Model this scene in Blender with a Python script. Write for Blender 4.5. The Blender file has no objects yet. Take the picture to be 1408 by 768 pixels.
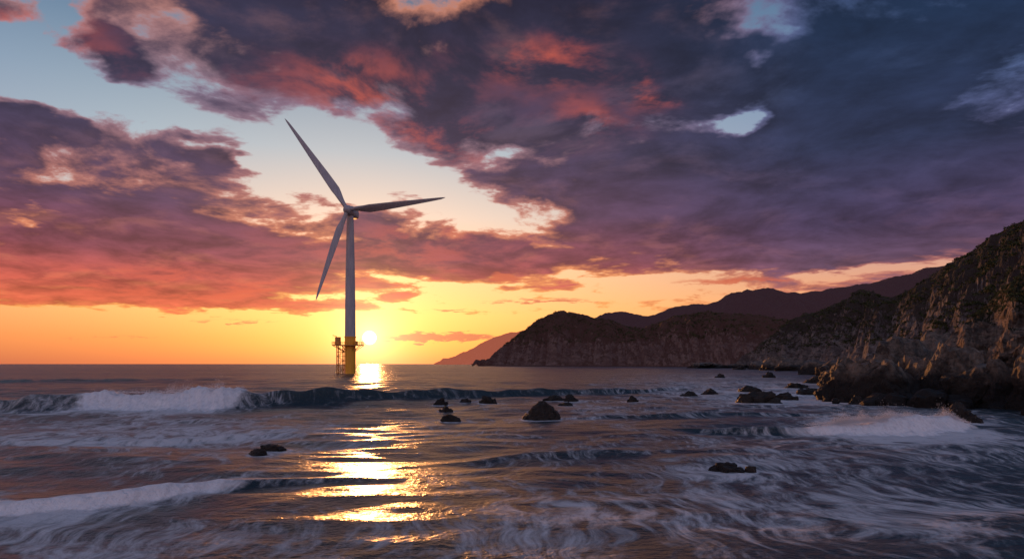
import bpy, bmesh, math, random
import numpy as np
from mathutils import Vector, noise, Matrix
random.seed(7); np.random.seed(7)
F=939.0; CX=704.0; HY=500.0; CH=4.0
scene=bpy.context.scene
def lin(r,g,b):
    f=lambda c:(c/255/12.92 if c/255<=0.04045 else ((c/255+0.055)/1.055)**2.4)
    return (f(r),f(g),f(b),1.0)
def W(px,D,py=None):
    X=(px-CX)/F*D
    Z=0 if py is None else CH+(HY-py)*D/F
    return (X,D,Z)
# ---------------- node helper
class V:
    def __init__(s,nt,o): s.nt=nt; s.o=o
    def __add__(s,b): return M(s.nt,'ADD',s,b)
    def __radd__(s,b): return M(s.nt,'ADD',b,s)
    def __sub__(s,b): return M(s.nt,'SUBTRACT',s,b)
    def __rsub__(s,b): return M(s.nt,'SUBTRACT',b,s)
    def __mul__(s,b): return M(s.nt,'MULTIPLY',s,b)
    def __rmul__(s,b): return M(s.nt,'MULTIPLY',b,s)
    def __truediv__(s,b): return M(s.nt,'DIVIDE',s,b)
def put(nt,inp,a):
    if isinstance(a,V): nt.links.new(a.o,inp)
    elif a is not None: inp.default_value=a
def M(nt,op,*args,clamp=False):
    n=nt.nodes.new('ShaderNodeMath'); n.operation=op; n.use_clamp=clamp
    for i,a in enumerate(args): put(nt,n.inputs[i],a)
    return V(nt,n.outputs[0])
def sstep(nt,x,a,b,lo=0.0,hi=1.0,kind='SMOOTHSTEP'):
    n=nt.nodes.new('ShaderNodeMapRange'); n.interpolation_type=kind
    put(nt,n.inputs[0],x); put(nt,n.inputs[1],a); put(nt,n.inputs[2],b); put(nt,n.inputs[3],lo); put(nt,n.inputs[4],hi)
    return V(nt,n.outputs[0])
def mix(nt,f,a,b,blend='MIX'):
    n=nt.nodes.new('ShaderNodeMix'); n.data_type='RGBA'; n.blend_type=blend
    put(nt,n.inputs[0],f); put(nt,n.inputs[6],a); put(nt,n.inputs[7],b)
    return V(nt,n.outputs[2])
def ramp(nt,f,stops,interp='LINEAR'):
    n=nt.nodes.new('ShaderNodeValToRGB'); cr=n.color_ramp; cr.interpolation=interp
    while len(cr.elements)<len(stops): cr.elements.new(0.5)
    for e,(p,c) in zip(cr.elements,stops): e.position=p; e.color=c
    put(nt,n.inputs[0],f); return V(nt,n.outputs[0])
def comb(nt,x,y,z):
    n=nt.nodes.new('ShaderNodeCombineXYZ'); put(nt,n.inputs[0],x); put(nt,n.inputs[1],y); put(nt,n.inputs[2],z); return V(nt,n.outputs[0])
def sep(nt,v):
    n=nt.nodes.new('ShaderNodeSeparateXYZ'); put(nt,n.inputs[0],v); return [V(nt,o) for o in n.outputs]
def nz(nt,vec,scale=1,detail=4,rough=0.5,dist=0.0,out=0,lac=2.0):
    n=nt.nodes.new('ShaderNodeTexNoise'); put(nt,n.inputs['Vector'],vec)
    n.inputs['Scale'].default_value=scale; n.inputs['Detail'].default_value=detail
    n.inputs['Roughness'].default_value=rough; n.inputs['Distortion'].default_value=dist; n.inputs['Lacunarity'].default_value=lac
    return V(nt,n.outputs[out])
def vm(nt,op,a,b=None,scale=None):
    n=nt.nodes.new('ShaderNodeVectorMath'); n.operation=op; put(nt,n.inputs[0],a)
    if b is not None: put(nt,n.inputs[1],b)
    if scale is not None: put(nt,n.inputs['Scale'],scale)
    return V(nt,n.outputs['Value'] if op in('DOT_PRODUCT','LENGTH','DISTANCE') else n.outputs[0])
# ---------------- WORLD
SUNAZ=math.atan((508-CX)/F); SUNEL=math.atan(36/math.hypot(F,508-CX))
world=bpy.data.worlds.new("World"); scene.world=world; world.use_nodes=True
world.cycles.sampling_method='NONE'
nt=world.node_tree; nt.nodes.clear()
tc=nt.nodes.new('ShaderNodeTexCoord'); d=V(nt,tc.outputs['Generated'])
x,y,z=sep(nt,d)
DEG=57.29578
az=M(nt,'ARCTAN2',x,y)*DEG
el=M(nt,'ARCSINE',z)*DEG
zc=M(nt,'MAXIMUM',z,0.0)+0.13
q=comb(nt,x/zc,y/zc,0.0)
wq=nz(nt,q,1.1,2,0.5,out=1)
q2=vm(nt,'ADD',q,vm(nt,'SCALE',vm(nt,'SUBTRACT',wq,(0.5,0.5,0.5)),scale=0.45))
n1=nz(nt,q2,1.9,8,0.60)
sund=Vector((math.sin(SUNAZ)*math.cos(SUNEL),math.cos(SUNAZ)*math.cos(SUNEL),math.sin(SUNEL)))
n1b=nz(nt,vm(nt,'ADD',q2,(sund.x*0.16-0.02,sund.y*0.13,0)),1.9,4,0.55)
n2=nz(nt,vm(nt,'ADD',q2,(5.3,2.1,0)),4.6,5,0.62)
wa=nz(nt,vm(nt,'ADD',q,(9.1,3.3,0)),1.6,5,0.6,out=1)
wr,wg,wb_=sep(nt,wa)
azw=az+(wr-0.5)*18.0
elw=el+(wg-0.5)*9.0*sstep(nt,el,0,12,0.15,1.0)
def blob(px,py,sx,sy,amp,rot=0,a=None,e=None):
    a=azw if a is None else a; e=elw if e is None else e
    a0=math.degrees(math.atan((px-CX)/F)); e0=math.degrees(math.atan((HY-py)/math.hypot(F,px-CX)))
    dx=(a-a0); dy=(e-e0)
    if rot:
        c,s=math.cos(math.radians(rot)),math.sin(math.radians(rot))
        dx,dy=dx*c+dy*s, dy*c-dx*s
    dx=dx*(1/(sx*0.055)); dy=dy*(1/(sy*0.055))
    return M(nt,'EXPONENT',(dx*dx+dy*dy)*-1.0)*amp
def tot(lst,**k):
    r=None
    for b in lst:
        t=blob(*b,**k); r=t if r is None else r+t
    return r
mass=tot([(440,60,150,75,.40),(720,70,190,100,.42),(960,60,150,90,.28),(640,165,120,45,.20),(30,12,80,22,.30),
 (1190,160,300,150,.46),(1010,270,280,75,.34),(1330,300,200,60,.25),(760,250,110,50,.16),
 (90,310,230,90,.42),(320,360,200,62,.36),(10,165,70,30,.36),(265,205,110,26,.34,-12),(90,405,240,30,.26),(560,350,170,40,.28),
 (800,355,200,28,.20),(1000,345,200,22,.14),(180,60,34,34,.30),(130,140,50,12,.22),
 (450,215,130,42,-.28,-10),(100,100,150,44,-.32,-10),(590,262,80,34,-.18),
 (985,160,70,26,-.44),(1060,45,45,40,-.42),(40,288,40,10,-.3),(700,400,400,12,-.10),(1150,372,260,10,-.12)])
dens=mass+(n1-0.5)*1.22+(n2-0.5)*0.40+0.40
hor=sstep(nt,elw,2.6,4.6)
dens=dens*(hor*0.85+0.15)
alpha=sstep(nt,dens,0.44,0.54)
thick=sstep(nt,dens,0.46,0.67)
strip=tot([(615,463,75,6,.9),(560,466,40,4,.5),(170,462,90,2.5,.35),(690,381,26,6,.7),(750,412,120,4,.45),(620,425,60,3,.4),(1000,385,120,5,.5),(330,440,120,3,.35)],a=az+(wr-0.5)*2.5,e=el+(n2-0.5)*1.6)
stripa=sstep(nt,strip+(n2-0.5)*0.7,0.25,0.5)
eln=M(nt,'DIVIDE',el,40.0,clamp=True)
L=lin
clearN=ramp(nt,eln,[(0,L(222,118,80)),(.05,L(242,146,88)),(.10,L(248,176,108)),(.19,L(242,188,146)),(.30,L(206,194,188)),(.42,L(154,178,194)),(.6,L(90,128,158)),(.75,L(36,84,118)),(1,L(22,56,92))])
clearF=ramp(nt,eln,[(0,L(186,104,80)),(.05,L(232,134,86)),(.12,L(240,160,112)),(.2,L(208,154,142)),(.32,L(158,156,178)),(.5,L(116,142,176)),(.75,L(54,96,134)),(1,L(30,64,104))])
daz=M(nt,'ABSOLUTE',az-math.degrees(SUNAZ))
farf=sstep(nt,daz,12,42)
clear=mix(nt,farf,clearN,clearF)
sky=nt.nodes.new('ShaderNodeTexSky'); sky.sky_type='NISHITA'; sky.sun_disc=False
sky.sun_elevation=SUNEL; sky.sun_rotation=SUNAZ; sky.dust_density=2.0
skyc=vm(nt,'SCALE',V(nt,sky.outputs[0]),scale=0.03)
clear=vm(nt,'ADD',vm(nt,'SCALE',clear,scale=0.95),skyc)
darkN=ramp(nt,eln,[(0,L(215,104,70)),(.10,L(222,106,72)),(.15,L(188,86,76)),(.21,L(126,66,80)),(.30,L(82,57,82)),(.42,L(60,52,78)),(.58,L(43,43,66)),(.8,L(29,34,55)),(1,L(23,31,52))])
darkF=ramp(nt,eln,[(0,L(140,84,84)),(.10,L(146,86,88)),(.17,L(96,70,92)),(.26,L(66,55,86)),(.40,L(38,46,74)),(.6,L(25,41,67)),(.8,L(17,35,58)),(1,L(13,26,46))])
farc=sstep(nt,az,4,26)
dark=mix(nt,farc,darkN,darkF)
dark=vm(nt,'SCALE',dark,scale=sstep(nt,n2*.6+n1b*.4,.3,.72,.58,1.6))
edgeN=ramp(nt,eln,[(0,L(250,160,80)),(.12,L(255,172,92)),(.22,L(242,146,98)),(.35,L(184,120,116)),(.5,L(136,122,146)),(.7,L(220,142,112)),(1,L(160,116,120))])
edgeF=ramp(nt,eln,[(0,L(210,120,90)),(.12,L(234,138,98)),(.22,L(150,98,112)),(.35,L(98,90,130)),(.5,L(84,104,150)),(1,L(50,80,126))])
edge=mix(nt,farc,edgeN,edgeF)
lit=sstep(nt,(n1-n1b)+(n2-0.5)*0.35,0.0,0.2)
cl=mix(nt,thick,edge,dark)
cl=mix(nt,lit*(1.0-thick*0.6)*0.36,cl,edge)
red=tot([(480,120,120,30,.8),(740,88,90,24,.9),(600,190,130,26,.7),(330,395,260,28,.9),(890,105,25,20,.8),(800,150,50,20,.5),(560,340,170,34,.5),(60,30,90,25,.7)])
redm=M(nt,'MULTIPLY',red,sstep(nt,n2+(n1b-n1)*0.8,0.42,0.66),clamp=True)
cl=mix(nt,redm*0.75,cl,L(220,96,68))
skycol=mix(nt,alpha*0.97,clear,cl)
skycol=mix(nt,stripa*0.85,skycol,L(210,108,80))
dot=vm(nt,'DOT_PRODUCT',vm(nt,'NORMALIZE',d),tuple(sund))
ang=M(nt,'ARCCOSINE',M(nt,'MINIMUM',dot,0.999999))*DEG
vis=1.0-alpha*0.75
g1=M(nt,'EXPONENT',ang*-0.58)*1.7
g2=M(nt,'EXPONENT',ang*-0.15)*0.27*vis
g3=M(nt,'EXPONENT',ang*-0.075)*0.11*(1.0-alpha*0.3)
disc=sstep(nt,ang,0.60,0.40)*8.0
def sc(c,f): return vm(nt,'SCALE',c,scale=f)
tint=lambda c:comb(nt,*c)
tot_=vm(nt,'ADD',skycol,sc(tint((1.0,.66,.32)),g1))
tot_=vm(nt,'ADD',tot_,sc(tint((1.0,.57,.26)),g2))
tot_=vm(nt,'ADD',tot_,sc(tint((1.0,.34,.16)),g3))
tot_=vm(nt,'ADD',tot_,sc(tint((1.0,.85,.6)),disc))
back=sstep(nt,y,0.35,-0.5)*sstep(nt,z,-0.02,0.25)  # extra sky glow added behind the camera to brighten the hills
tot_=vm(nt,'ADD',tot_,sc(tint((.165,.145,.175)),back))
tot_=sc(tot_,sstep(nt,z,-0.05,-0.002,0.12,1.0))
bg=nt.nodes.new('ShaderNodeBackground'); put(nt,bg.inputs[0],tot_); bg.inputs[1].default_value=1.0
wo=nt.nodes.new('ShaderNodeOutputWorld'); nt.links.new(bg.outputs[0],wo.inputs[0])
# sun
sl=bpy.data.lights.new("sun","SUN"); sl.energy=2.2; sl.angle=math.radians(1.2); sl.color=(1,.38,.11)
so=bpy.data.objects.new("sun",sl); scene.collection.objects.link(so)
so.rotation_euler=(-sund).to_track_quat('-Z','Y').to_euler(); so.location=(-100,500,60)
scene.view_settings.view_transform='Standard'; scene.view_settings.look='None'; scene.view_settings.exposure=0; scene.view_settings.gamma=1
# camera
cd=bpy.data.cameras.new("camera"); cam=bpy.data.objects.new("camera",cd); scene.collection.objects.link(cam)
cd.sensor_width=36; cd.lens=24.0; cd.shift_y=116/1408; cd.clip_end=60000; cd.clip_start=0.1
cam.location=(0,0,CH); cam.rotation_euler=(math.radians(90),0,0); scene.camera=cam
# ---------------- material base
def newmat(name):
    m=bpy.data.materials.new(name); m.use_nodes=True; t=m.node_tree; t.nodes.clear()
    b=t.nodes.new('ShaderNodeBsdfPrincipled'); o=t.nodes.new('ShaderNodeOutputMaterial'); t.links.new(b.outputs[0],o.inputs[0])
    return m,t,b,o
def bump(t,h,strength,dist,normal=None):
    n=t.nodes.new('ShaderNodeBump'); n.inputs['Strength'].default_value=strength; put(t,n.inputs['Distance'],dist)
    put(t,n.inputs['Height'],h)
    if normal is not None: put(t,n.inputs['Normal'],normal)
    return V(t,n.outputs[0])
def pos(t):
    g=t.nodes.new('ShaderNodeNewGeometry'); return V(t,g.outputs['Position']),V(t,g.outputs['Normal'])
rocks=[(745,577,50,20),(762,551,30,9),(785,552,20,8),(778,558,20,7),(606,556,20,8),(640,553,16,6),(671,554,24,10),(613,567,20,9),(620,579,26,8),
(870,553,16,8),(355,627,30,11),(376,619,36,9),(948,545,22,8),(975,542,20,8),(1000,650,46,17),(1032,650,22,8),(1042,554,54,18),(1030,539,28,11),
(1081,550,28,12),(1095,533,28,8),(1111,543,28,11),(1057,519,16,7),(1140,551,18,6),(1180,556,26,11),(1215,557,20,8),(1256,558,18,7),(1312,580,44,22),(1334,581,26,10),(1017,508,18,6),(1126,527,40,13),(990,519,14,5),(1160,553,24,9)]
# ---------------- OCEAN
WAVES=[]
def wobf(X): return 0.5*np.sin(X*0.35)+0.35*np.sin(X*0.83+1.3)+0.2*np.sin(X*1.9+.4)+0.9*np.sin(X*.11+2)
def build_sea():
    ys=list(-8+np.arange(0,14,0.7))
    yy=6.0
    while yy<100: ys.append(yy); yy+=0.11+0.0012*yy
    while yy<35000: ys.append(yy); yy+=0.24+(yy-100)*0.03
    ys=np.array(ys); nx=900
    tt=np.linspace(-1,1,nx); tt=1.25*(0.75*tt+0.25*tt**3)
    Y,T=np.meshgrid(ys,tt,indexing='ij'); X=T*(Y+14)
    dY=np.gradient(ys)[:,None]*np.ones_like(Y); dX=np.gradient(tt)[None,:]*(Y+14)
    Z=np.zeros_like(Y)
    rng=np.random.RandomState(3)
    wx=2.0*np.sin(X*0.11+Y*0.05)+1.5*np.sin(X*0.05-Y*0.13+1)+0.8*np.sin(X*.31+Y*.17)
    for i in range(46):
        lam=1.3*(18/1.3)**rng.rand(); th=rng.normal(0,0.5)
        kx=math.sin(th)*2*math.pi/lam; ky=math.cos(th)*2*math.pi/lam
        a=0.0046*lam**0.85
        fade=np.clip((lam/(2.2*np.maximum(dY*abs(math.cos(th)),dX*abs(math.sin(th)))+1e-6)-1)/1.5,0,1)
        ph=kx*(X)+ky*(Y+wx*0.5)+rng.rand()*6.28
        gm=0.6+0.4*np.sin(X*0.03*rng.rand()*2+Y*0.02+i)
        Z+=a*fade*gm*(np.sin(ph)+0.15*np.cos(2*ph))
    for lam,a in((45,.14),(70,.18),(33,.10)):
        Z+=a*np.clip((Y-60)/150,0,1)*np.clip(lam/(2.5*dY)-1,0,1)*np.sin(2*math.pi/lam*(Y+0.12*X+8*np.sin(X/90.0)))
    Z*=np.clip((Y-6)/14,0.5,1)
    foam=np.zeros_like(Y); churn=np.zeros_like(Y)
    wob=wobf(X)
    fine=0.5*np.sin(X*2.3+Y*1.1+2*np.sin(X*.7))+0.5*np.sin(X*4.3-Y*2.7+1.5*np.sin(X*1.1+2))+0.4*np.sin(X*8.7+Y*4.1+np.sin(X*2.3))
    def wave(pts,wbk=4.0,wfr=1.1,wobs=1.0,spray=0):
        nonlocal Z,foam,churn
        D=[3756/(p[1]-500) for p in pts]; xs=[(p[0]-CX)/F*dd for p,dd in zip(pts,D)]
        o=np.argsort(xs); xs=np.array(xs)[o]; D=np.array(D)[o]; h=np.array([p[2] for p in pts])[o]; f=np.array([p[3] for p in pts])[o]
        if spray: WAVES.append((xs,D,h,f,wobs,spray))
        yc=np.interp(X,xs,D)+wob*wobs; H=np.interp(X,xs,h); Fm=np.interp(X,xs,f)
        H=H*(1+0.14*np.sin(X*.6)+0.08*np.sin(X*1.7+2))
        dd=Y-yc; h0=np.maximum(H,0.25)
        front=np.exp(-(dd/(wfr*h0))**2); backp=np.exp(-(dd/(wbk*h0))**2)
        pr=np.where(dd<0,front,backp)
        Z=Z*(1-0.6*np.clip(pr*H*1.5,0,1))+H*pr
        fm=Fm*np.where(dd<0,np.exp(-(dd/(2.6*h0))**2),np.exp(-(dd/(1.2*h0))**2))
        Z+=0.09*H*fm*fine
        foam=np.maximum(foam,fm)
        churn+=Fm*0.5*np.exp(-((dd-3*h0)/(7*h0))**2)+Fm*.45*np.exp(-((dd+3*h0)/(5*h0))**2)
        lip=np.exp(-((dd-0.15*h0)/(0.5*h0))**2)*np.clip(H-0.35,0,1)*0.38
        foam=np.maximum(foam,lip)
    wave([(-500,572,.9,.3),(0,564,1.15,.25),(125,561,1.3,.45),(155,560,1.45,1.3),(250,559,1.35,1.2),(325,558,1.6,1.3),(350,557,1.55,.3),(420,555,1.4,.15),(600,549,1.05,0.1),(830,541,.7,0.05),(1000,535,0,0)],wobs=1.2,spray=1)
    wave([(-500,735,.3,.9),(0,712,.40,1.1),(150,695,.40,1.05),(290,674,.34,.95),(350,668,.18,.2),(560,658,.03,.0),(800,645,0,0)],wobs=0.45)
    wave([(900,590,0,0),(1000,591,.3,.1),(1090,595,.45,.35),(1130,597,.6,1.1),(1260,595,.9,1.3),(1310,590,.7,1.1),(1345,586,0,0)],wobs=0.4,spray=.9)
    wave([(480,642,0,0),(620,638,.14,0),(800,632,.24,0),(1000,625,.18,0),(1200,620,0,0)],wbk=3,wfr=2.4,wobs=1)
    wave([(700,578,0,0),(850,575,.3,.15),(1000,572,.3,.15),(1150,570,.2,.1),(1300,566,0,0)],wbk=5,wfr=2)
    wave([(-200,525,.5,.0),(100,524,.5,.0),(300,523,.3,0),(500,522,0,0)],wbk=6,wfr=2)
    wave([(-200,600,.0,.0),(100,608,.2,.45),(300,604,.2,.4),(500,600,0,0)],wbk=3,wfr=2)
    YY=np.maximum(Y,5); px=CX+F*X/YY; py=HY+3756/YY
    def g(cx,cy,sx,sy,a): return a*np.exp(-((px-cx)/sx)**2-((py-cy)/sy)**2)
    churn+=0.07*np.clip((py-540)/60,0,1)+g(150,600,280,28,.58)+g(420,590,220,18,.3)+g(980,530,170,22,.6)+g(1150,545,120,16,.6)+g(1200,620,250,22,.3)+g(120,750,280,45,.40)+g(1180,700,380,55,.52)+g(740,735,190,55,.50)+g(880,565,160,14,.38)+g(1250,575,160,18,.5)+g(260,650,200,14,.2)+g(900,610,300,16,.24)+g(1000,650,300,14,.12)
    for (rx,ry,rw,rh) in rocks:
        D=3756/(ry-500); r=rw/F*D/2; xx,yy_,_=W(rx,D)
        if D>400: continue
        q_=np.sqrt((X-xx)**2+((Y-yy_-r*.6)/1.1)**2)/r
        Z*=1-0.8*np.exp(-(q_/2.0)**2)
        foam=np.maximum(foam,0.62*np.exp(-((q_-1.05)/.45)**2)); churn+=0.3*np.exp(-(q_/3.0)**2)
    q_=np.hypot(X+59.3,Y-250)/2; churn+=.5*np.exp(-(q_/2.5)**2)
    n_r,n_c=Y.shape
    me=bpy.data.meshes.new("sea"); co=np.stack([X,Y,Z],-1).reshape(-1,3).astype(np.float32)
    idx=np.arange(n_r*n_c).reshape(n_r,n_c)
    quads=np.stack([idx[:-1,:-1],idx[:-1,1:],idx[1:,1:],idx[1:,:-1]],-1).reshape(-1,4)
    me.vertices.add(len(co)); me.vertices.foreach_set('co',co.ravel())
    me.loops.add(quads.size); me.loops.foreach_set('vertex_index',quads.ravel().astype(np.int32))
    me.polygons.add(len(quads)); me.polygons.foreach_set('loop_start',np.arange(0,quads.size,4,dtype=np.int32)); me.polygons.foreach_set('loop_total',np.full(len(quads),4,np.int32))
    me.polygons.foreach_set('use_smooth',np.ones(len(quads),bool))
    me.update()
    for nm,arr in(('foam',foam),('churn',churn)):
        a=me.attributes.new(nm,'FLOAT','POINT'); a.data.foreach_set('value',np.clip(arr,0,1.3).ravel().astype(np.float32))
    ob=bpy.data.objects.new("sea",me); scene.collection.objects.link(ob)
    m,t,b,o=newmat("sea_water"); me.materials.append(m)
    P,Nn=pos(t); px_,py_,pz_=sep(t,P)
    def attr(n):
        a=t.nodes.new('ShaderNodeAttribute'); a.attribute_name=n; return V(t,a.outputs['Fac'])
    fo=attr('foam'); ch=attr('churn')
    flat=comb(t,px_,py_,0.0)
    warp=vm(t,'SCALE',vm(t,'SUBTRACT',nz(t,flat,0.20,2,0.5,out=1),(.5,.5,.5)),scale=4.2)
    fw=vm(t,'ADD',flat,warp); fx,fy,_=sep(t,fw)
    st=comb(t,fx*1.0+fy*.12,fy*0.42,0.0)
    a1=nz(t,st,0.70,6,0.62)
    ridg=1.0-M(t,'ABSOLUTE',a1-0.5)*7.5
    a2=nz(t,comb(t,fx*.8,fy*.6,3.0),0.28,4,0.55)
    a3=nz(t,comb(t,fx*1.2,fy*0.30,2.0),2.6,5,0.7)
    lace=M(t,'MAXIMUM',ridg,0.0)*0.42+a2*0.9+(a3-.5)*1.2
    thr=1.10-ch*0.80
    cf=sstep(t,lace-thr,-0.26,0.44)*0.74
    bn=nz(t,comb(t,px_,py_*.5,pz_*1.2),1.6,5,.68)
    bn2=nz(t,comb(t,px_*1.0,py_*.35,pz_*.5),5.0,3,.6)
    bf=sstep(t,fo+(bn-.5)*0.9,0.20,0.80)*(0.58+bn2*0.78)
    foamf=M(t,'MINIMUM',M(t,'MAXIMUM',cf,bf),1.0)
    wc=mix(t,sstep(t,pz_,0.1,1.6),(.022,.036,.044,1),(.032,.046,.048,1))
    put(t,b.inputs['Base Color'],mix(t,foamf,wc,(.84,.84,.87,1)))
    put(t,b.inputs['Roughness'],foamf*0.50+0.30)
    b.inputs['IOR'].default_value=1.34
    near=sstep(t,py_,20,160)
    r1=nz(t,comb(t,fx*.6,fy*1.0,0),1.0,4,.55)
    r2=nz(t,comb(t,px_*.35,py_,5.0),0.45,5,.6)
    r3=nz(t,comb(t,px_*.9,py_,1.0),3.4,4,.6)
    hgt=r1*0.60+r2*(near*3.4+0.5)+r3*0.32+bn*fo*0.7
    put(t,b.inputs['Normal'],bump(t,hgt,1.0,0.30))
    return ob
build_sea()
# fine spray thrown up along the breaking crests
def build_spray():
    rng=np.random.RandomState(9); pts=[];sz=[]
    for xs,D,h,f,wobs,s in WAVES:
        n=110000; X=rng.uniform(max(xs[0],-80),xs[-1],n); H=np.interp(X,xs,h); Fm=np.interp(X,xs,f)
        clump=0.5+0.5*np.sin(X*1.3+2*np.sin(X*.45)); clump*=0.6+0.4*np.sin(X*4.1+np.sin(X*2.2))
        keep=rng.rand(n)<np.clip(Fm-.55,0,1)*1.4*(0.15+clump); X=X[keep]; H=H[keep]; c=clump[keep]; k=len(X)
        up=rng.exponential(1,k)*0.13*(H+.1)*(0.4+1.2*c)
        back=rng.normal(0.1,.35,k)*H+up*.9
        Y=np.interp(X,xs,D)+wobf(X)*wobs+back
        Z=H*np.exp(-(np.maximum(back,0)/(4*H+.1))**2)*np.where(back<0,np.exp(-(back/(1.1*H+.05))**2),1)+up-.02
        pts.append(np.stack([X+rng.normal(0,.1,k),Y,Z],-1)); sz.append(rng.uniform(.5,1.3,k)*0.00026*Y)
    P=np.concatenate(pts); S=np.concatenate(sz)[:,None,None]
    base=np.array([[1,1,1],[1,-1,-1],[-1,1,-1],[-1,-1,1]],float)[None]
    co=(P[:,None,:]+base*S).reshape(-1,3); n=len(P)
    tri=np.array([[0,1,2],[0,3,1],[0,2,3],[1,3,2]])[None]+4*np.arange(n)[:,None,None]; tri=tri.reshape(-1,3)
    me=bpy.data.meshes.new("sea_spray"); me.vertices.add(len(co)); me.vertices.foreach_set('co',co.astype(np.float32).ravel())
    me.loops.add(tri.size); me.loops.foreach_set('vertex_index',tri.ravel().astype(np.int32)); me.polygons.add(len(tri))
    me.polygons.foreach_set('loop_start',np.arange(0,tri.size,3,dtype=np.int32)); me.polygons.foreach_set('loop_total',np.full(len(tri),3,np.int32)); me.update()
    m,t,b,o=newmat("spray_droplets"); Pp,_=pos(t); put(t,b.inputs['Base Color'],mix(t,nz(t,Pp,.6),(.75,.76,.8,1),(.88,.88,.9,1))); b.inputs['Roughness'].default_value=.9
    me.materials.append(m); scene.collection.objects.link(bpy.data.objects.new("sea_spray",me)); print("spray",n)
build_spray()
# ---------------- hills
def catmull(P,n):
    P=np.array(P,float); k=len(P); u=np.linspace(0,k-1-1e-9,n); i=u.astype(int); f=(u-i)[:,None]
    p=lambda j:P[np.clip(j,0,k-1)]
    a,b,c,d_=p(i-1),p(i),p(i+1),p(i+2)
    return 0.5*((2*b)+(-a+c)*f+(2*a-5*b+4*c-d_)*f**2+(-a+3*b-3*c+d_)*f**3)
def hill(name,base,ridge,ns,nf,nb,mat,gexp=0.62,gul=0.10,freq=1.0,seed=0,rough=1.0,backdrop=0.5,fine=0.0,ftop=1.0):
    B=catmull([W(a,D) for a,D in base],ns); R=catmull([W(a,D,py) for a,py,D in ridge],ns)
    lens=np.concatenate([[0],np.cumsum(np.linalg.norm(np.diff(B[:,:2],axis=0),axis=1))])
    hm=R[:,2].max()
    ts=np.concatenate([np.linspace(0,1,nf),1+np.linspace(0,1,nb+1)[1:]*backdrop])
    verts=[]
    for j,t in enumerate(ts):
        for i in range(ns):
            b=B[i]; r=R[i]; zr=r[2]
            dirv=Vector((b[0]-r[0],b[1]-r[1],0)); L_=dirv.length or 1; dirv/=L_
            x=b[0]+(r[0]-b[0])*t; y_=b[1]+(r[1]-b[1])*t
            if t<=1: 
                g_=(t**gexp)*0.75+0.25*t*t*(3-2*t); zz=-3+(zr+3)*g_; env=math.sin(math.pi*min(1,t*0.86+0.06))
            else:
                s_=(t-1)/backdrop; zz=zr-(zr+3)*s_**1.5; env=0.4
            s=lens[i]
            u=s/hm*freq
            gl=noise.fractal(Vector((u*1.6+seed,t*0.7,seed*1.7)),0.9,2.1,5)
            gr=abs(noise.noise(Vector((u*2.4+seed*3,t*0.9+noise.noise(Vector((u*3,t*3,seed)))*.3,4.2))))
            off=(gl*0.9+(gr-.25)*1.2)*gul*hm*3*env
            x+=dirv.x*off; y_+=dirv.y*off
            p=Vector((x,y_,zz))*(3.2/hm*freq)
            dz=noise.fractal(p+Vector((seed,0,0)),0.85,2.2,6)*hm*0.055*rough*(0.25+env)
            dx=noise.fractal(p*1.6+Vector((0,seed,7)),0.7,2.2,6)*hm*0.05*rough*env
            if fine:
                pf=Vector((x,y_,zz))*(1.0/fine)
                c=noise.voronoi(pf)[0]; dd=(c[1]-c[0])
                q_=fine*0.5*min(dd,0.6)
                x+=dirv.x*q_; y_+=dirv.y*q_; dz+=q_*0.5
            verts.append((x+dirv.x*dx,y_+dirv.y*dx,zz+dz))
    me=bpy.data.meshes.new(name); faces=[]
    for j in range(len(ts)-1):
        for i in range(ns-1):
            a=j*ns+i; faces.append((a,a+1,a+1+ns,a+ns))
    me.from_pydata(verts,[],faces); me.update()
    me.polygons.foreach_set('use_smooth',[True]*len(faces))
    me.materials.append(mat); ob=bpy.data.objects.new(name,me); scene.collection.objects.link(ob); return ob
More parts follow.
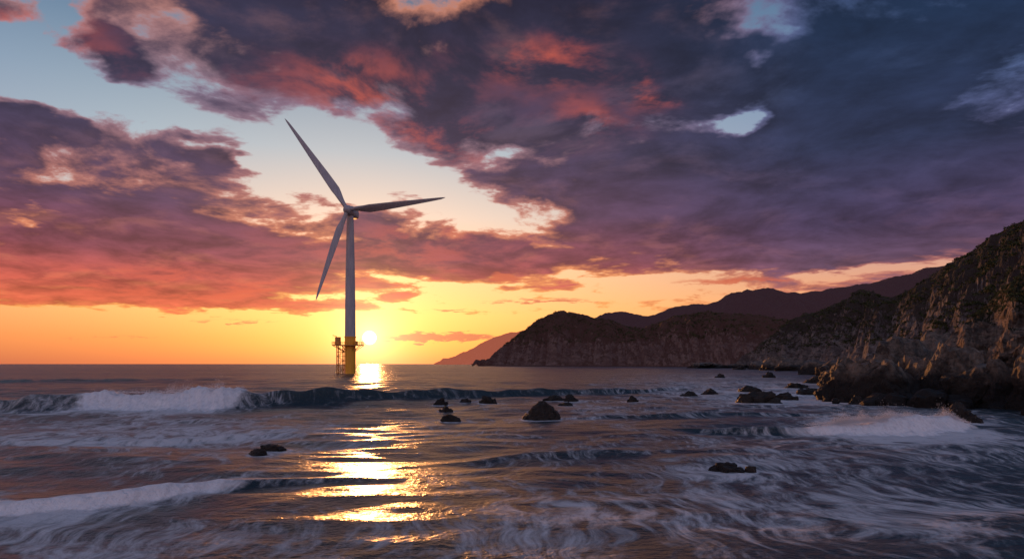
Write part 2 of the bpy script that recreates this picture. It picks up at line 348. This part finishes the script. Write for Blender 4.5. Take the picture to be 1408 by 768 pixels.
def hillmat(name,rock1,rock2,veg,scale,hazec,haze,vegthr=(0.45,0.75),zveg=None,bd=1.0,wet=True,wz=(2.8,.6)):
    m,t,b,o=newmat(name); P,Nn=pos(t); x_,y_,z_=sep(t,P); nx,ny,nzz=sep(t,Nn)
    n=nz(t,P,1.0/scale,8,.62); n2_=nz(t,P,5.0/scale,6,.65)
    strat=nz(t,comb(t,x_*0.25,y_*0.25,z_*1.3+x_*.35),3.5/scale,5,.6)
    rc=mix(t,sstep(t,n*0.5+strat*0.5,0.38,0.62),rock1,rock2)
    rc=mix(t,sstep(t,n2_,0.52,0.32)*0.8,rc,(rock1[0]*.25,rock1[1]*.25,rock1[2]*.25,1))
    vf=nzz+(n-.5)*1.1+(n2_-.5)*.7
    if zveg: vf=vf+sstep(t,z_,zveg[0],zveg[1],-0.35,0.35)
    vm_=sstep(t,vf,vegthr[0],vegthr[1])
    vg=mix(t,sstep(t,nz(t,P,14/scale,3,.6),.35,.65),(veg[0]*.4,veg[1]*.4,veg[2]*.4,1),veg)
    col=mix(t,vm_,rc,vg)
    wetf=sstep(t,z_+(n-.5)*3,wz[0],wz[1]) if wet else 0.0
    col=mix(t,wetf,col,(rock1[0]*.12,rock1[1]*.12,rock1[2]*.12,1)) if wet else col
    put(t,b.inputs['Base Color'],col)
    put(t,b.inputs['Roughness'],(0.9-wetf*.4) if wet else 0.9)
    b.inputs['Specular IOR Level'].default_value=0.2
    put(t,b.inputs['Normal'],bump(t,n*1.0+n2_*.5+strat*.6+nz(t,P,20/scale,4,.7)*.15,1.0,scale*bd))
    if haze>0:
        e=t.nodes.new('ShaderNodeEmission'); e.inputs[0].default_value=hazec  # distance haze painted into the material as a constant emission tint
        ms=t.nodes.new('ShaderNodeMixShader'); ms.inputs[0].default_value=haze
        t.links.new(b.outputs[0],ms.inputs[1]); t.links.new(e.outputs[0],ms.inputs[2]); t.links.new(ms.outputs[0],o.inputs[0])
    return m
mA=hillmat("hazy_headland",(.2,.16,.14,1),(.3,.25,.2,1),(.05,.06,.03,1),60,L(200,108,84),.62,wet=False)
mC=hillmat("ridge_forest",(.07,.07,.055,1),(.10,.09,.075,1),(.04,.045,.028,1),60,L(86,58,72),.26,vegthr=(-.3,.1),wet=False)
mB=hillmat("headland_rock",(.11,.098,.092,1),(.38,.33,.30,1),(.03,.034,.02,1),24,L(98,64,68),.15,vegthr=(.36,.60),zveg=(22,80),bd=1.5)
mD=hillmat("cliff_rock",(.16,.143,.13,1),(.46,.415,.38,1),(.05,.057,.028,1),12,L(100,76,86),.06,vegthr=(.44,.68),zveg=(12,50),bd=1.0)
mE=hillmat("outcrop_rock",(.16,.125,.10,1),(.44,.34,.27,1),(.07,.066,.028,1),4,L(100,70,80),0,vegthr=(.66,.9),zveg=(6,16),bd=.6,wz=(6,2.5))
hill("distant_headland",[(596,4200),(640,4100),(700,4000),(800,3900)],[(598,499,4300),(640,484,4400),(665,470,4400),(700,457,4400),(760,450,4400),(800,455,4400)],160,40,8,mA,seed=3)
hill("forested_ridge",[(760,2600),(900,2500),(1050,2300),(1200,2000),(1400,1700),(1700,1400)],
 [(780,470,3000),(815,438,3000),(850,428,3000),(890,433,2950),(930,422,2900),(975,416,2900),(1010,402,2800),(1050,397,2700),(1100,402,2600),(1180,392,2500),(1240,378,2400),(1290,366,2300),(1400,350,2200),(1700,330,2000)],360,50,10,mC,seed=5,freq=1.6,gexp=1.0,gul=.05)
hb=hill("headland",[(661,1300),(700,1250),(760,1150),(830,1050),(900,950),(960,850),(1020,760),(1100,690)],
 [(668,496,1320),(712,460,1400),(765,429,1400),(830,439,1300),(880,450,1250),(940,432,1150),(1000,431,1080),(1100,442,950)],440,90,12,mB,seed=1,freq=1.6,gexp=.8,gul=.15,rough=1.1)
hd=hill("coastal_cliff",[(1005,720),(1060,560),(1120,420),(1190,300),(1270,210),(1360,150),(1500,112),(1800,90)],
 [(1030,492,760),(1090,440,690),(1145,422,600),(1192,398,540),(1222,410,490),(1300,370,420),(1360,332,380),(1410,303,350),(1500,260,310),(1800,210,270)],560,130,12,mD,seed=11,freq=1.5,gexp=.85,rough=1.0,fine=6.0)
he=hill("rocky_outcrop",[(1290,98),(1330,84),(1408,73),(1500,66),(1750,60)],
 [(1296,480,112),(1330,446,118),(1370,410,118),(1408,380,116),(1500,325,112),(1750,280,106)],330,130,10,mE,seed=21,freq=1.2,gexp=.85,rough=1.1,fine=2.4)
# ---------------- rocks
mR,t,b,o=newmat("wet_rock"); P,Nn=pos(t); x_,y_,z_=sep(t,P)
n=nz(t,P,1.2,7,.65); n2_=nz(t,P,6,5,.65)
col=mix(t,sstep(t,n*.6+n2_*.4,.36,.66),(.009,.008,.008,1),(.044,.034,.028,1)); put(t,b.inputs['Base Color'],col)
put(t,b.inputs['Roughness'],sstep(t,n2_,.3,.7,.35,.8)); put(t,b.inputs['Normal'],bump(t,n+n2_*.4,1,.4)); b.inputs['Specular IOR Level'].default_value=.3
mS,t,b,o=newmat("shore_rock"); P,Nn=pos(t); x_,y_,z_=sep(t,P)
n=nz(t,P,.5,8,.65); n2_=nz(t,P,2.6,6,.68)
col=mix(t,sstep(t,n*.6+n2_*.4,.38,.64),(.045,.036,.031,1),(.23,.18,.145,1))
col=mix(t,sstep(t,z_+(n-.5)*4,4.6,1.8),col,(.014,.012,.011,1)); put(t,b.inputs['Base Color'],col)
put(t,b.inputs['Roughness'],.6); put(t,b.inputs['Normal'],bump(t,n+n2_*.5,1,.7)); b.inputs['Specular IOR Level'].default_value=.3
def boulder(bm,c,sx,sy,sz,seed,sub=4,ncut=16,ns_=1.0):
    rng=random.Random(seed); r=bmesh.ops.create_icosphere(bm,subdivisions=sub,radius=1.0)
    planes=[]
    for k in range(ncut):
        v=Vector((rng.gauss(0,1),rng.gauss(0,1),rng.gauss(0,.8))).normalized(); planes.append((v,rng.uniform(.5,.85)))
    rot=Matrix.Rotation(rng.uniform(0,6.28),3,'Z'); off=Vector((seed*3.7,seed*1.3,0))
    for v in r['verts']:
        p=v.co.copy()
        for nn_,dd in planes:
            e=p.dot(nn_)-dd
            if e>0: p-=nn_*e*0.92
        p*=1+ns_*(0.20*noise.fractal(p*1.6+off,.8,2.1,5)+0.13*noise.fractal(p*4+off,.8,2.2,3))
        p=rot@p if abs(sx/sy)<1.4 and abs(sx/sy)>.7 else p
        v.co=Vector((p.x*sx*1.25+c[0],p.y*sy*1.25+c[1],p.z*sz*1.25+c[2]))
for k,(rx,ry,rw,rh) in enumerate(rocks):
    D=3756/(ry-500); w_=rw/F*D; h_=rh/F*D
    bm=bmesh.new(); X0,Y0,_=W(rx,D+w_*.3)
    boulder(bm,(X0,Y0,0),w_*.42,w_*.34,h_*.92,100+k,4)
    if w_>1.0:
        boulder(bm,(X0+w_*.33,Y0-w_*.1,0),w_*.22,w_*.25,h_*.5,300+k,3)
        boulder(bm,(X0-w_*.34,Y0+w_*.05,0),w_*.20,w_*.25,h_*.42,500+k,3)
    me=bpy.data.meshes.new("sea_rock"); bm.to_mesh(me); bm.free(); me.materials.append(mR)
    ob=bpy.data.objects.new("sea_rock",me); scene.collection.objects.link(ob)
bm=bmesh.new(); k=0
big=[(1178,553,90,66),(1225,556,95,60),(1262,553,80,62),(1300,556,90,72),(1345,560,90,70),(1390,562,90,80),(1430,566,110,90),(1160,540,55,42),(1200,530,60,40),
(1240,525,80,50),(1290,520,90,64),(1075,509,60,22),(1050,508,44,14),(1100,510,50,20),(1125,515,50,22),(965,503,50,7),(990,504,40,6),(1020,505,40,6),(1145,520,50,24),(1500,575,120,100)]
for (rx,ry,rw,rh) in big:
    D=3756/(ry-500); D=min(D,620); w_=rw/F*D; h_=rh/F*D; X0,Y0,_=W(rx,D+w_*.3)
    boulder(bm,(X0,Y0,h_*.1),w_*.5,w_*.5,h_*.85,k*7+3,5 if D<130 else 4,20); k+=1
rng=random.Random(5)
for i in range(260):
    px_=rng.uniform(1130,1480); 
    by=556+ (px_-1200)*.02+rng.uniform(-34,3); D=3756/(by-500)
    w_=rng.uniform(.8,3.2)*(1 if D<100 else 1.5); X0,Y0,_=W(px_,D)
    lift=max(0,(556-by))*.10*rng.uniform(.2,1)
    boulder(bm,(X0,Y0,lift+.1),w_*.5,w_*.5,w_*.4,k*5+1,3,12,.7); k+=1
me=bpy.data.meshes.new("shoreline_boulders"); bm.to_mesh(me); bm.free(); me.materials.append(mS)
scene.collection.objects.link(bpy.data.objects.new("shoreline_boulders",me))
# ---------------- scrub
def scrub(name,ob,count,smin,smax,zmin,leaf,seed,nzmin=.35):
    rng=random.Random(seed); me0=ob.data; vs=me0.vertices; vv=[];ff=[]; n=0; tries=0; N=len(vs)
    while n<count and tries<count*30:
        tries+=1; v=vs[rng.randrange(N)]
        if v.co.z<zmin or v.normal.z<nzmin: continue
        if noise.noise(v.co*(0.25/smax))<rng.uniform(-.2,.25): continue
        n+=1; s=rng.uniform(smin,smax)
        for j in range(leaf):
            d_=Vector((rng.gauss(0,1),rng.gauss(0,1),abs(rng.gauss(0,.8)))).normalized()*s*rng.uniform(.4,1)
            c=v.co+Vector((d_.x,d_.y,d_.z*.8)); a=Vector((rng.gauss(0,1),rng.gauss(0,1),rng.gauss(0,1))).normalized()*s*.28
            bb=Vector((rng.gauss(0,1),rng.gauss(0,1),rng.gauss(0,1))).normalized()*s*.28
            i0=len(vv); vv+= [c-a,c+bb,c+a,c-bb*.8]; ff.append((i0,i0+1,i0+2,i0+3))
    me=bpy.data.meshes.new(name); me.from_pydata(vv,[],ff); me.materials.append(mV)
    o_=bpy.data.objects.new(name,me); scene.collection.objects.link(o_)
mV,t,b,o=newmat("scrub_leaves"); P,Nn=pos(t)
put(t,b.inputs['Base Color'],mix(t,sstep(t,nz(t,P,.4,4,.6),.35,.65),(.028,.038,.015,1),(.085,.09,.035,1))); b.inputs['Roughness'].default_value=.8; b.inputs['Specular IOR Level'].default_value=.15
scrub("scrub_vegetation",hd,5200,.7,1.9,14,16,1)
scrub("scrub_vegetation",he,900,.2,.55,12,16,2)
scrub("scrub_vegetation",hb,4000,1.5,3.2,40,10,3,.3)
# ---------------- TURBINE
def mesh_obj(name,bm,mat,parent,smooth=True):
    me=bpy.data.meshes.new(name); bm.normal_update(); bm.to_mesh(me); bm.free(); me.materials.append(mat)
    if smooth:
        me.polygons.foreach_set('use_smooth',[True]*len(me.polygons))
        try: me.set_sharp_from_angle(angle=math.radians(35))
        except Exception: pass
    ob=bpy.data.objects.new(name,me); scene.collection.objects.link(ob); ob.parent=parent; return ob
def tube(bm,a,b,r0,r1=None,seg=10):
    a=Vector(a); b=Vector(b); r1=r0 if r1 is None else r1; d_=(b-a).normalized(); q_=d_.to_track_quat('Z','Y')
    A=[];B_=[]
    for i in range(seg):
        an=2*math.pi*i/seg; u=q_@Vector((math.cos(an),math.sin(an),0)); A.append(bm.verts.new(a+u*r0)); B_.append(bm.verts.new(b+u*r1))
    for i in range(seg): bm.faces.new((A[i],A[(i+1)%seg],B_[(i+1)%seg],B_[i]))
    bm.faces.new(A[::-1]); bm.faces.new(B_)
def box(bm,c,s,bev=0.04):
    r=bmesh.ops.create_cube(bm,size=1); 
    for v in r['verts']: v.co=Vector((v.co.x*s[0]+c[0],v.co.y*s[1]+c[1],v.co.z*s[2]+c[2]))
    es=list({e for v in r['verts'] for e in v.link_edges}); bmesh.ops.bevel(bm,geom=es,offset=bev,segments=2,affect='EDGES')
def paint(name,c1,c2,rough,sc_=.6):
    m,t,b,o=newmat(name); P,_=pos(t); xx,yy_,zz=sep(t,P)
    n=nz(t,comb(t,xx*2,yy_*2,zz*.25),sc_,5,.6); put(t,b.inputs['Base Color'],mix(t,sstep(t,n,.35,.7),c1,c2)); b.inputs['Roughness'].default_value=rough
    return m
mW=paint("light_grey_paint",(.44,.43,.47,1),(.35,.34,.39,1),.6)
mY=paint("yellow_paint",(.95,.45,.03,1),(.80,.34,.03,1),.45)
mG=paint("steel_grating",(.70,.32,.06,1),(.42,.20,.07,1),.5,2)
TD=250.0; TX=(481.5-CX)/F*TD
def tz(py): return CH+(HY-py)*TD/F
root=bpy.data.objects.new("wind_turbine",None); scene.collection.objects.link(root); root.location=(TX,TD,0)
zt=tz(296); zp=tz(475)
bm=bmesh.new()
rs=[(tz(463),1.95),(tz(420),1.85),(tz(370),1.65),(tz(330),1.42),(zt,1.2)]
for (z0,r0),(z1,r1) in zip(rs,rs[1:]): tube(bm,(0,0,z0),(0,0,z1),r0,r1,40)
bmesh.ops.remove_doubles(bm,verts=bm.verts,dist=.001)
for z0,r0 in rs[1:-1]: tube(bm,(0,0,z0-.08),(0,0,z0+.08),r0+.04,None,40)
mesh_obj("tower",bm,mW,root)
bm=bmesh.new(); tube(bm,(0,0,-8),(0,0,tz(463)),1.78,1.98,40); tube(bm,(0,0,tz(463)-.15),(0,0,tz(463)+.15),2.15,None,40); tube(bm,(0,0,3.0),(0,0,3.4),1.95,None,40)
mesh_obj("transition_piece",bm,mY,root)
bm=bmesh.new(); pts=[(-6.1,-2.4),(-6.1,2.4),(-2.5,3.6),(2.5,3.6),(4.6,2.2),(4.6,-2.2),(2.5,-3.6),(-2.5,-3.6)]
lo=[bm.verts.new((a,b_,zp)) for a,b_ in pts]; hi=[bm.verts.new((a,b_,zp+.32)) for a,b_ in pts]
bm.faces.new(lo); bm.faces.new(hi[::-1])
for i in range(8): bm.faces.new((lo[i],hi[i],hi[(i+1)%8],lo[(i+1)%8]))
bmesh.ops.recalc_face_normals(bm,faces=bm.faces)
for a,b_ in pts: tube(bm,(a*.95,b_*.95,zp),(a*.28,b_*.28,zp-2.3),.11,None,8)
mesh_obj("platform",bm,mG,root,False)
bm=bmesh.new()
for i in range(8):
    a=Vector((*pts[i],zp+.3)); b_=Vector((*pts[(i+1)%8],zp+.3)); n_=max(2,int((b_-a).length/1.1))
    for h_ in(.55,1.1): tube(bm,a+Vector((0,0,h_)),b_+Vector((0,0,h_)),.05,None,6)
    for j in range(n_): p=a.lerp(b_,j/n_); tube(bm,p,p+Vector((0,0,1.12)),.055,None,6)
mesh_obj("railing",bm,mY,root)
bm=bmesh.new(); box(bm,(-4.4,-.4,zp+1.7),(1.7,2.0,2.6),.08); box(bm,(-4.4,-.4,zp+3.08),(1.9,2.2,.14),.04); box(bm,(-4.4,-1.42,zp+1.5),(.8,.06,1.9),.02)
box(bm,(2.6,-1.6,zp+1.0),(.9,.9,1.3),.06)
mesh_obj("equipment_cabinet",bm,mG,root,False)
bm=bmesh.new(); tube(bm,(-5.4,1.2,zp+.3),(-5.4,1.2,zp+3.6),.14); tube(bm,(-5.4,1.2,zp+3.5),(-6.6,.6,zp+3.9),.10); tube(bm,(-6.5,.62,zp+3.85),(-6.5,.62,zp+2.6),.03)
tube(bm,(3.6,0,zp+.3),(3.6,0,zp+2.6),.07)
mesh_obj("davit_crane",bm,mY,root)
bm=bmesh.new()
for xx in(-4.7,-2.5):
    for yy_ in(-1.0,1.0): tube(bm,(xx,yy_,-5),(xx,yy_,zp),.17,None,10)
zz=0.4; fl=1
while zz<zp-1.4:
    for yy_ in(-1.0,1.0):
        tube(bm,(-4.7,yy_,zz),(-2.5,yy_,zz),.09,None,6); tube(bm,(-4.7 if fl>0 else -2.5,yy_,zz),(-2.5 if fl>0 else -4.7,yy_,zz+1.6),.07,None,6)
    tube(bm,(-2.5,0,zz),(-1.6,0,zz),.12,None,6); tube(bm,(-4.7,-1,zz),(-4.7,1,zz),.08,None,6)
    zz+=1.6; fl=-fl
z_=0.2
while z_<zp: tube(bm,(-3.9,-1.25,z_),(-3.3,-1.25,z_),.035,None,5); z_+=.4
for xx in(-3.9,-3.3): tube(bm,(xx,-1.25,-1),(xx,-1.25,zp+1.2),.05,None,6)
mesh_obj("boat_landing_ladder",bm,mG,root)
hz=tz(290.5); HX=(480.5-481.5)/F*TD; hy=-4.0
bm=bmesh.new(); secs=[(-1.7,1.35,1.35),(-.6,1.75,1.75),(2,1.95,1.9),(6,1.85,1.75),(7.2,1.3,1.2)]; prev=None
for (yy_,hw,hh) in secs:
    ring=[]
    for i in range(24):
        a=2*math.pi*i/24; c,s=math.cos(a),math.sin(a); ring.append(bm.verts.new((math.copysign(abs(c)**.55,c)*hw,yy_,hz+.1+math.copysign(abs(s)**.55,s)*hh)))
    if prev: 
        for i in range(24): bm.faces.new((prev[i],prev[(i+1)%24],ring[(i+1)%24],ring[i]))
    else: bm.faces.new(ring)
    prev=ring
bm.faces.new(prev[::-1]); bmesh.ops.recalc_face_normals(bm,faces=bm.faces)
tube(bm,(-.8,5.5,hz+1.9),(-.8,5.5,hz+3.2),.06); tube(bm,(.6,5.5,hz+1.9),(.6,5.5,hz+2.9),.06); tube(bm,(0,0,zt-.2),(0,0,hz-1.5),1.35,1.5,24)
mesh_obj("nacelle",bm,mW,root)
bm=bmesh.new(); prev=None
for k_ in range(14):
    u=k_/13; yy_=-1.7-3.0*u; r=1.75*math.sqrt(max(0.0005,1-(u)**2.4)); ring=[bm.verts.new((HX+math.cos(2*math.pi*i/28)*r,yy_,hz+math.sin(2*math.pi*i/28)*r)) for i in range(28)]
    if prev:
        for i in range(28): bm.faces.new((prev[i],ring[i],ring[(i+1)%28],prev[(i+1)%28]))
    prev=ring
bm.faces.new(prev[::-1]); bmesh.ops.recalc_face_normals(bm,faces=bm.faces)
mesh_obj("hub",bm,mW,root)
for bi,(tx,ty) in enumerate([(395,166.5),(615.5,274.5),(438,415.5)]):
    s_=(TD-3.2)/F; dx=(tx-480.5)*s_; dz=-(ty-290.5)*s_; R_=math.hypot(dx,dz); ax=Vector((dx/R_,0,dz/R_)); ch_=Vector((-ax.z,0,ax.x))
    bm=bmesh.new(); prev=None; NS=40
    for k_ in range(NS+1):
        u=k_/NS; r=0.8+(R_-.8)*u
        chord=np.interp(u,[0,.05,.2,.35,.6,.85,.96,1],[1.5,1.6,3.3,2.9,2.0,1.15,.7,.12]); th=np.interp(u,[0,.05,.2,.5,1],[1.5,1.4,.85,.4,.06])
        tw=math.radians(np.interp(u,[0,.2,.5,1],[34,26,14,5])+(18 if bi==1 else 0)); rd=max(0,1-u/.15)
        cdir=ch_*math.cos(tw)+Vector((0,-1,0))*math.sin(tw); tdir=Vector((0,-1,0))*math.cos(tw)-ch_*math.sin(tw)
        c0=Vector((HX,-3.2-0.6*u*u,hz))+ax*r; ring=[]
        for i in range(22):
            a=2*math.pi*i/22; cx=math.cos(a); sy=math.sin(a)
            xa=cx*.5*chord-(1-rd)*chord*.18; ya=sy*.5*th*(rd+(1-rd)*(0.55+.45*cx))
            ring.append(bm.verts.new(c0+cdir*xa+tdir*ya))
        if prev:
            for i in range(22): bm.faces.new((prev[i],prev[(i+1)%22],ring[(i+1)%22],ring[i]))
        else: bm.faces.new(ring)
        prev=ring
    bm.faces.new(prev[::-1]); bmesh.ops.recalc_face_normals(bm,faces=bm.faces)
    mesh_obj("blade_%d"%(bi+1),bm,mW,root)
print("done")
